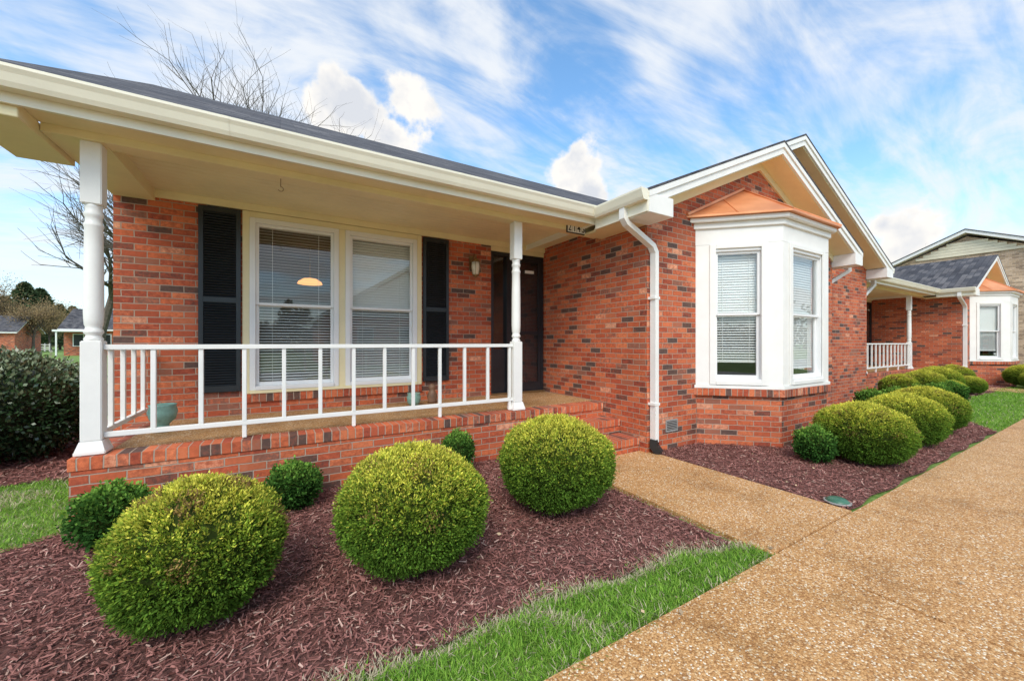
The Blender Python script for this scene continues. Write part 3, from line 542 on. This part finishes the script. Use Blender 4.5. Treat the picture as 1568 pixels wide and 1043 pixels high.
grass(lambda x,y:(~inpoly(x,y,ptsA))&(~inpoly(x,y,ptsC)),-5.2,-1.41,3.2,6.2,60000,0.05,'lawn_grass',0.003,dead=lambda x,y:0.15+0.45*((np.sin(x*5)+np.sin(y*6+1))>0.8))
grass(lambda x,y:(~inpoly(x,y,ptsB)),10,20,1.33,3.0,30000,0.06,'lawn_grass',0.005)
grass(lambda x,y:(~inpoly(x,y,ptsC)),-16,-1.5,6.2,22,50000,0.07,'lawn_grass',0.006)

# ------------------------------------------------------------------ bushes
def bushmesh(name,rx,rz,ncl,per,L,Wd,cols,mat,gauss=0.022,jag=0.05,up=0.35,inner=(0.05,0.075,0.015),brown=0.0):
    d=rng.normal(size=(ncl*2,3)); d=nrm(d); d=d[d[:,2]>-0.85][:ncl]; ncl=len(d)
    bump=1+jag*(np.sin(d[:,0]*5+1)*np.sin(d[:,1]*6+2)+0.6*np.sin(d[:,2]*9+d[:,0]*7)+0.5*np.sin(d[:,0]*17+3)*np.sin(d[:,1]*15+d[:,2]*13))+rng.normal(0,jag*0.5,ncl)
    S=np.array([rx,rx,rz]); c=d*S*(0.95*bump)[:,None]
    nn=nrm(d/S)
    cb=rng.uniform(0.62,1.28,ncl)*(1+0.15*np.sin(d[:,0]*8+d[:,2]*6)*np.sin(d[:,1]*7))
    P=np.repeat(c,per,0)+rng.normal(0,gauss,(ncl*per,3)); Nn=np.repeat(nn,per,0); dr=np.repeat(d,per,0)
    n=len(P); depth=rng.uniform(0,1,n)**1.6*0.09
    P=P-Nn*(depth*min(rx,rz)*1.2)[:,None]
    D=nrm(Nn+np.array([0,0,up])+rng.normal(0,0.6,(n,3))); W=nrm(np.cross(D,rng.normal(size=(n,3))))
    P[:,2]=np.maximum(P[:,2],-rz*0.97)
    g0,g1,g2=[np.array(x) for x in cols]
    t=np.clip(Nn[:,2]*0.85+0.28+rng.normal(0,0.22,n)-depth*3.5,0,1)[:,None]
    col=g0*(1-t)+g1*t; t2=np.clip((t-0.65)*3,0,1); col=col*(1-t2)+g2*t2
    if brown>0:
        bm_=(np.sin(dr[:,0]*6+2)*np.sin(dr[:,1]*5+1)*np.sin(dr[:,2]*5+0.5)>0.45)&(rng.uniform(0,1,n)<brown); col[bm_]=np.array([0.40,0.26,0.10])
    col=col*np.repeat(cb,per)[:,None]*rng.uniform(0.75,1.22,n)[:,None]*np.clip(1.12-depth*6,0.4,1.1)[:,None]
    V=leafverts(P,D,W,L*rng.uniform(0.6,1.3,n),Wd*rng.uniform(0.7,1.3,n))
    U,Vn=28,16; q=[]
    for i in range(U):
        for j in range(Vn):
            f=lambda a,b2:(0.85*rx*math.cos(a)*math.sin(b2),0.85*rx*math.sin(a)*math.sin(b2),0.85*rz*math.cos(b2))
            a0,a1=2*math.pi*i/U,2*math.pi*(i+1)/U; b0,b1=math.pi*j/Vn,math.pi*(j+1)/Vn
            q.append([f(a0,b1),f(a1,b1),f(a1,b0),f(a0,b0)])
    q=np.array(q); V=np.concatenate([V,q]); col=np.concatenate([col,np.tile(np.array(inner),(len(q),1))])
    return quads(name,V,col,mat)
def inst(src,name,loc,s=(1,1,1),rz=0):
    o=bpy.data.objects.new(name,src.data); o.location=loc; o.scale=s; o.rotation_euler=(0,0,rz); sc.collection.objects.link(o); return o
YG=((0.115,0.23,0.03),(0.36,0.47,0.05),(0.76,0.71,0.11))
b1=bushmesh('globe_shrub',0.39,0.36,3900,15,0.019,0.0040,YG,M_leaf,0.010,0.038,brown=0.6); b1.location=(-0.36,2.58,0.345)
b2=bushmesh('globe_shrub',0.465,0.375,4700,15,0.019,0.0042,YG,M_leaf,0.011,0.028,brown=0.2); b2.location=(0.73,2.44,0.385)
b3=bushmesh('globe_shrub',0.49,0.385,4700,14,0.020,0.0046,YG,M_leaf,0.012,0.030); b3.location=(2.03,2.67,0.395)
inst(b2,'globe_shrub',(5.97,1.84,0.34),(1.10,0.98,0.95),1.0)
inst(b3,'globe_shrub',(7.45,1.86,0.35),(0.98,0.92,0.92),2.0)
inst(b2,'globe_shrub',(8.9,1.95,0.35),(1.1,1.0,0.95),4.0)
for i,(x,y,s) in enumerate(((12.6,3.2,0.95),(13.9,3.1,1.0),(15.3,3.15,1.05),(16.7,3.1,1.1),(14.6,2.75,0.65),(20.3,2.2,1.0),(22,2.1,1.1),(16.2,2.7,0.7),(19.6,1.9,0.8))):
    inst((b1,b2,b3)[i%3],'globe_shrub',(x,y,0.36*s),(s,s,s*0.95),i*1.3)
DG=((0.045,0.13,0.025),(0.13,0.30,0.05),(0.24,0.42,0.07))
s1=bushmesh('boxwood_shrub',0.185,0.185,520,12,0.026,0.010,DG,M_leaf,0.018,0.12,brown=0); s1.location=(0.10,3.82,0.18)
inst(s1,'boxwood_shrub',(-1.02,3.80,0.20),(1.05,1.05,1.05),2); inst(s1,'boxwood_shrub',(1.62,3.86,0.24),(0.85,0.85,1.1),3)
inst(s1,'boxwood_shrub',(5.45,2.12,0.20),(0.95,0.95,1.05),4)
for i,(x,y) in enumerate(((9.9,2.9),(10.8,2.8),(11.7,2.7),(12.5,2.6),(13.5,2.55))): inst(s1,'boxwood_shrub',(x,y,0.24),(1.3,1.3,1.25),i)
HG=((0.025,0.055,0.02),(0.06,0.11,0.04),(0.24,0.29,0.17))
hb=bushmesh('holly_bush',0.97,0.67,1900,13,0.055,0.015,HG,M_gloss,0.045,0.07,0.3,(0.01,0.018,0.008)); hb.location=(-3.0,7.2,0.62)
inst(hb,'holly_bush',(-4.9,7.6,0.62),(1.1,1,1),2)

# ------------------------------------------------------------------ trees
def tree(name,loc,height,spread=0.5,seed=1,levels=5,r0=0.16,leaf=None):
    R=random.Random(seed); V=[];F=[]; tips=[]
    def seg(p,q,ra,rb,ns):
        d=(q-p).normalized(); s=d.orthogonal().normalized(); n=d.cross(s); k=len(V)
        for pt,r in ((p,ra),(q,rb)):
            for i in range(ns):
                a=2*math.pi*i/ns; V.append(tuple(pt+(s*math.cos(a)+n*math.sin(a))*r))
        for i in range(ns): F.append((k+i,k+(i+1)%ns,k+ns+(i+1)%ns,k+ns+i))
    def grow(p,d,L,r,lv):
        ns=max(3,7-lv); steps=4 if lv<2 else 3
        for s_ in range(steps):
            d=(d+Vector((R.uniform(-1,1),R.uniform(-1,1),R.uniform(-0.3,0.8)))*0.13).normalized()
            q=p+d*L/steps; r2=r*0.86; seg(p,q,r,r2,ns); p=q; r=r2
            if lv<levels and (s_>0 or lv>0):
                for _ in range(2 if lv<3 else 1):
                    a=R.uniform(0,6.28); side=d.orthogonal().normalized(); side=(Matrix.Rotation(a,3,d)@side)
                    nd=(d*R.uniform(0.5,1.0)+side*spread*R.uniform(0.7,1.3)+Vector((0,0,0.15))).normalized()
                    grow(p,nd,L*R.uniform(0.5,0.7),r*0.64,lv+1)
        if lv>=levels-1: tips.append(p)
    base=Vector(loc); grow(base,Vector((0,0,1)),height*0.42,r0,0)
    zmax=max(v[2] for v in V)-loc[2]; k=height/zmax
    V=[(loc[0]+(v[0]-loc[0])*k,loc[1]+(v[1]-loc[1])*k,loc[2]+(v[2]-loc[2])*k) for v in V]
    tips=[base+(t-base)*k for t in tips]
    o=meshobj(name,V,F,M_bark,None,recalc=False)
    if leaf is not None:
        T=np.array([tuple(t) for t in tips]); per,L,W_,c0,c1=leaf
        P=np.repeat(T,per,0)+rng.normal(0,L*2.2,(len(T)*per,3)); n=len(P); D=nrm(rng.normal(size=(n,3))); W=nrm(np.cross(D,rng.normal(size=(n,3))))
        t=rng.uniform(0,1,n)[:,None]; lo=quads(name+'_leaves',leafverts(P,D,W,np.full(n,L),np.full(n,W_)),np.array(c0)*(1-t)+np.array(c1)*t,M_leaf); lo.parent=o
    return o
def P2(u,d):
    t=(u-784)/594; return (0.512*d+0.859*t*d,0.859*d-0.512*t*d)
for i,(u,d,hh) in enumerate(((338,22,18.6),(482,28,19.6),(150,27,20.0),(262,34,23.0),(185,19,10.5))):
    x,y=P2(u,d); tree('bare_tree',(x,y,-0.05),hh,0.6,20+i,4,0.25)
x,y=P2(1405,40); tree('bare_tree',(x,y,-0.05),12.2,0.6,61,4,0.2)
def conifer(name,loc,h,r,seed):
    R=np.random.default_rng(seed); n=4200; t=R.uniform(0.05,1,n)**0.8; a=R.uniform(0,6.28,n)
    rr=r*(1-t)**0.7*(0.75+0.25*np.sin(a*5+t*30))*R.uniform(0.4,1.15,n)
    P=np.stack([loc[0]+rr*np.cos(a),loc[1]+rr*np.sin(a),h*t*0.95+0.2],1)
    D=nrm(np.stack([np.cos(a),np.sin(a),R.normal(-0.1,0.4,n)],1)+R.normal(0,0.4,(n,3))); W=nrm(np.cross(D,R.normal(size=(n,3))))
    k=R.uniform(0.5,1.3,n)[:,None]; o=quads(name,leafverts(P,D,W,np.full(n,h*0.05),np.full(n,h*0.014)),np.array([0.09,0.13,0.06])*k,M_leaf)
    tr=lathe(name+'_trunk',[(h*0.025,0),(h*0.015,h*0.5),(0.02,h*0.95)],M_bark,o,8,(loc[0],loc[1],-0.05)); return o
for i,(u,d,h) in enumerate(((62,74,12),(38,70,12.5),(8,78,11),(-20,72,12),(92,80,9.5),(112,90,10),(-60,70,12))):
    x,y=P2(u,d); conifer('evergreen_tree',(x,y,0),h,h*0.36,100+i)
for i,(u,d,h) in enumerate(((-4,60,12),(22,62,8.0),(50,58,7.5),(78,66,9),(120,85,10),(-40,60,9))):
    x,y=P2(u,d); tree('budding_tree',(x,y,0),h,0.75,200+i,4,0.16,leaf=(4,0.20,0.06,(0.25,0.17,0.09),(0.45,0.32,0.17)))
def belt(name,c,lenx,leny,h,n,cols,seed,sz=0.9):
    R=np.random.default_rng(seed); x=R.uniform(-lenx,lenx,n); y=R.uniform(-leny,leny,n)
    top=h*(0.6+0.25*np.sin(x*0.31+1)+0.2*np.sin(x*0.83)+0.12*np.sin(x*2.1)); z=top*R.uniform(0,1,n)**0.6
    P=np.stack([c[0]+x,c[1]+y,z],1); D=nrm(R.normal(size=(n,3))); W=nrm(np.cross(D,R.normal(size=(n,3)))); t=R.uniform(0,1,n)[:,None]
    return quads(name,leafverts(P,D,W,np.full(n,sz),np.full(n,sz/3)),np.array(cols[0])*(1-t)+np.array(cols[1])*t,M_leaf)
x,y=P2(0,110); belt('distant_trees',(x,y),70,6,7,26000,((0.12,0.12,0.07),(0.34,0.28,0.18)),5,0.6)
belt('distant_trees',(90,10),10,60,9,9000,((0.05,0.06,0.03),(0.16,0.13,0.08)),6)
belt('distant_trees',(0,-60),80,5,7,24000,((0.07,0.08,0.04),(0.18,0.16,0.09)),8,0.8)

# ------------------------------------------------------------------ neighbouring buildings
def simple_house(name,cx,cy,w,d,wall,ridge,axis,brick,trim=M_white):
    h=empty(name)
    x0,x1,y0,y1=cx-w/2,cx+w/2,cy-d/2,cy+d/2
    if axis=='x':
        prism('walls',[(y0,-0.05),(y1,-0.05),(y1,wall),(cy,ridge-0.15),(y0,wall)],'x',x0,x1,brick,h)
        k=(ridge-wall)/(d/2); 
        for s in (-1,1):
            ye=cy+s*(d/2+0.4); ze=wall-0.4*k
            prism('roof_fascia',[(ye,ze),(cy,ridge),(cy,ridge+0.16),(ye,ze+0.16)],'x',x0-0.35,x1+0.35,trim,h)
            prism('roof_shingles',[(ye,ze+0.162),(cy,ridge+0.162),(cy,ridge+0.2),(ye,ze+0.2)],'x',x0-0.38,x1+0.38,M_shin,h)
    else:
        prism('walls',[(x0,-0.05),(x1,-0.05),(x1,wall),(cx,ridge-0.15),(x0,wall)],'y',y0,y1,brick,h)
        k=(ridge-wall)/(w/2)
        for s in (-1,1):
            xe=cx+s*(w/2+0.4); ze=wall-0.4*k
            prism('roof_fascia',[(xe,ze),(cx,ridge),(cx,ridge+0.16),(xe,ze+0.16)],'y',y0-0.35,y1+0.35,trim,h)
            prism('roof_shingles',[(xe,ze+0.162),(cx,ridge+0.162),(cx,ridge+0.2),(xe,ze+0.2)],'y',y0-0.38,y1+0.38,M_shin,h)
    return h
tb=simple_house('tan_brick_building',38,5.1,16,8.2,H+3.7,H+5.55,'x',M_tan)
M_sid=paint('pale_siding',(0.80,0.72,0.54),0.6,0.05,3)
boxes('gable_siding',[(29.94-0.008,29.99,5.1-(5.35-z)*2.05,5.1+(5.35-z)*2.05,H+z,H+z+0.13) for z in np.arange(4.45,5.1,0.14)],M_sid,tb)
for y in (2.6,6.6):
    box('upper_window',29.93,29.98,y-0.45,y+0.45,H+2.0,H+3.3,M_vinyl,tb); box('upper_window_pane',29.90,29.929,y-0.38,y+0.38,H+2.07,H+3.23,M_iron,tb)
x,y=P2(84,42); lh=simple_house('brick_cottage',x+5,y+4,9,7,3.0,5.2,'x',M_brick)
for i in range(3):
    xx=x+1.2+i*2.2; box('cottage_window_frame',xx,xx+0.9,y+0.45,y+0.498,1.0,2.4,M_vinyl,lh); box('cottage_window_pane',xx+0.08,xx+0.82,y+0.43,y+0.449,1.08,2.32,M_iron,lh)
boxes('cottage_porch',[(x+0.5,x+0.62,y-1.4,y-1.28,-0.05,2.6),(x+3.4,x+3.52,y-1.4,y-1.28,-0.05,2.6),(x+0.3,x+3.8,y-1.5,y+0.09,2.6,2.8)],M_vinyl,lh)
x,y=P2(-30,48); lh2=simple_house('brick_cottage',x-5,y+12,9,7,3.0,5.2,'x',M_brick)
fe=empty('white_fence'); x0,y0=P2(-120,62); x1,y1=P2(76,64); L=[]
n=26
for i in range(n+1):
    t=i/n; xx=x0+(x1-x0)*t; yy=y0+(y1-y0)*t; L.append((xx-0.06,xx+0.06,yy-0.06,yy+0.06,-0.05,1.3))
boxes('fence_posts',L,M_vinyl,fe)
dv=Vector((x1-x0,y1-y0,0)); ang=math.atan2(dv.y,dv.x); Mf=Matrix.Translation((x0,y0,0))@Matrix.Rotation(ang,4,'Z')
boxes('fence_boards',[(0,dv.length,-0.02,0.02,0.25,0.4),(0,dv.length,-0.02,0.02,0.6,0.75),(0,dv.length,-0.02,0.02,1.0,1.15)],M_vinyl,fe,Mf)
for i,(cx,ax) in enumerate(((-19,'x'),(7.2,'y'),(27,'y'))):
    nh=simple_house('neighbor_house',cx,-19,10,9,3.0,6.2,ax,M_brick)
    for k in (-2.6,0,2.6):
        box('neighbor_window',cx+k-0.5,cx+k+0.5,-14.5,-14.44,0.9,2.4,M_vinyl,nh); box('neighbor_window_pane',cx+k-0.42,cx+k+0.42,-14.439,-14.42,1.0,2.3,M_iron,nh)
    if ax=='y': prism('neighbor_gable',[(cx-4.9,3.05),(cx+4.9,3.05),(cx,6.0)],'y',-14.5,-14.46,M_white,nh)
sheet('street',[(-80,-10.5),(90,-10.5),(90,-5),(-80,-5)],-0.01,M_grey)

# ------------------------------------------------------------------ world
SUN_EL=46; 
sdir=Vector((-0.55,-0.75,0)).normalized()
w=bpy.data.worlds.new('World'); sc.world=w; w.use_nodes=True; nt=w.node_tree; nt.nodes.clear()
try:
    w.cycles.sampling_method='MANUAL'; w.cycles.sample_map_resolution=256
except Exception: pass
out=N(nt,'ShaderNodeOutputWorld'); bg=N(nt,'ShaderNodeBackground'); bg.inputs['Strength'].default_value=0.15
sky=N(nt,'ShaderNodeTexSky',sky_type='NISHITA',sun_disc=False); sky.sun_elevation=math.radians(SUN_EL); sky.sun_rotation=math.atan2(sdir.x,sdir.y); sky.ozone_density=2.0; sky.air_density=1.0; sky.dust_density=0.5
skc=mixc(nt,sky.outputs[0],(1.5,1.95,2.05),1.0,'MULTIPLY')
tc=N(nt,'ShaderNodeTexCoord'); sx=N(nt,'ShaderNodeSeparateXYZ'); nt.links.new(tc.outputs['Generated'],sx.inputs[0])
def mth(op,a,b_=None,c=None,clamp=False):
    m=N(nt,'ShaderNodeMath',operation=op,use_clamp=clamp)
    for i,v in enumerate((a,b_,c)):
        if v is None: continue
        if isinstance(v,bpy.types.NodeSocket): nt.links.new(v,m.inputs[i])
        else: m.inputs[i].default_value=v
    return m.outputs[0]
zz=mth('ADD',mth('MAXIMUM',sx.outputs[2],0.0),0.30)
cx_=N(nt,'ShaderNodeCombineXYZ'); nt.links.new(mth('DIVIDE',sx.outputs[0],zz),cx_.inputs[0]); nt.links.new(mth('DIVIDE',sx.outputs[1],zz),cx_.inputs[1])
def noise_layer(rot,scx,scy,scale,detail,dist,rough=0.55):
    mp=N(nt,'ShaderNodeMapping'); mp.inputs['Rotation'].default_value=(0,0,math.radians(rot)); mp.inputs['Scale'].default_value=(scx,scy,1); nt.links.new(cx_.outputs[0],mp.inputs[0])
    n1=N(nt,'ShaderNodeTexNoise'); setin(n1,Scale=scale,Detail=detail,Roughness=rough,Distortion=dist); nt.links.new(mp.outputs[0],n1.inputs['Vector']); return n1.outputs['Fac']
na=noise_layer(25,0.7,1.6,2.4,9.0,1.2,0.6); nb=noise_layer(0,1,1,1.6,5.0,0.5); ncn=noise_layer(75,0.5,2.4,3.2,7.0,0.5,0.6)
cf=mth('ADD',mth('ADD',mth('MULTIPLY',na,0.38),mth('MULTIPLY',nb,0.36)),mth('MULTIPLY',ncn,0.26))
mr=N(nt,'ShaderNodeMapRange',interpolation_type='SMOOTHSTEP'); nt.links.new(cf,mr.inputs[0]); mr.inputs[1].default_value=0.40; mr.inputs[2].default_value=0.58
hz=N(nt,'ShaderNodeMapRange',interpolation_type='SMOOTHSTEP'); nt.links.new(sx.outputs[2],hz.inputs[0]); hz.inputs[1].default_value=0.40; hz.inputs[2].default_value=-0.02; 
cm=mth('MAXIMUM',mth('MULTIPLY',mr.outputs[0],0.92),mth('MULTIPLY',hz.outputs[0],0.72))
c1=mixc(nt,skc,(6.2,6.4,6.65),cm)
n3=N(nt,'ShaderNodeTexNoise'); setin(n3,Scale=9.0,Detail=8.0,Roughness=0.55); nt.links.new(tc.outputs['Generated'],n3.inputs['Vector'])
best=None
for (u,v,rad) in ((530,175,0.075),(635,170,0.075),(590,205,0.085),(885,262,0.06),(905,290,0.05),(1390,348,0.055),(1350,345,0.03)):
    d=Vector((0.512,0.859,0))+Vector((0.859,-0.512,0))*((u-784)/594)+Vector((0,0,1))*((525-v)/594); d.normalize()
    vm=N(nt,'ShaderNodeVectorMath',operation='DISTANCE'); nt.links.new(tc.outputs['Generated'],vm.inputs[0]); vm.inputs[1].default_value=d
    q=mth('DIVIDE',vm.outputs['Value'],rad); best=q if best is None else mth('SMOOTH_MIN',best,q,0.3)
dd=mth('ADD',best,mth('MULTIPLY',mth('SUBTRACT',n3.outputs['Fac'],0.5),2.8))
cu=N(nt,'ShaderNodeMapRange',interpolation_type='SMOOTHSTEP'); nt.links.new(dd,cu.inputs[0]); cu.inputs[1].default_value=1.05; cu.inputs[2].default_value=0.70
n4=N(nt,'ShaderNodeTexNoise'); setin(n4,Scale=16.0,Detail=5.0); nt.links.new(tc.outputs['Generated'],n4.inputs['Vector'])
shade=N(nt,'ShaderNodeMapRange'); nt.links.new(mth('ADD',dd,mth('MULTIPLY',mth('SUBTRACT',n4.outputs['Fac'],0.5),2.6)),shade.inputs[0]); shade.inputs[1].default_value=0.0; shade.inputs[2].default_value=0.8
cc=mixc(nt,(5.0,5.2,5.6),(6.9,6.7,6.4),shade.outputs[0])
c2=mixc(nt,c1,cc,cu.outputs[0])
nt.links.new(c2,bg.inputs[0]); nt.links.new(bg.outputs[0],out.inputs[0])
sl=bpy.data.lights.new('sun','SUN'); sl.energy=2.7; sl.angle=math.radians(28); sl.color=(1,0.94,0.83)
so=bpy.data.objects.new('sun',sl); sc.collection.objects.link(so)
dirv=Vector((sdir.x*math.cos(math.radians(SUN_EL)),sdir.y*math.cos(math.radians(SUN_EL)),math.sin(math.radians(SUN_EL))))
so.rotation_euler=dirv.to_track_quat('Z','Y').to_euler()
cam=bpy.data.cameras.new('camera'); cam.lens=594/1568*36; cam.sensor_width=36; cam.shift_y=0.0022; cam.clip_end=2000; cam.clip_start=0.05
co=bpy.data.objects.new('camera',cam); sc.collection.objects.link(co); co.location=(0,0,H); co.rotation_euler=(math.pi/2,0,-math.radians(30.8)); sc.camera=co
sc.view_settings.view_transform='Standard'; sc.view_settings.look='None'; sc.view_settings.exposure=0
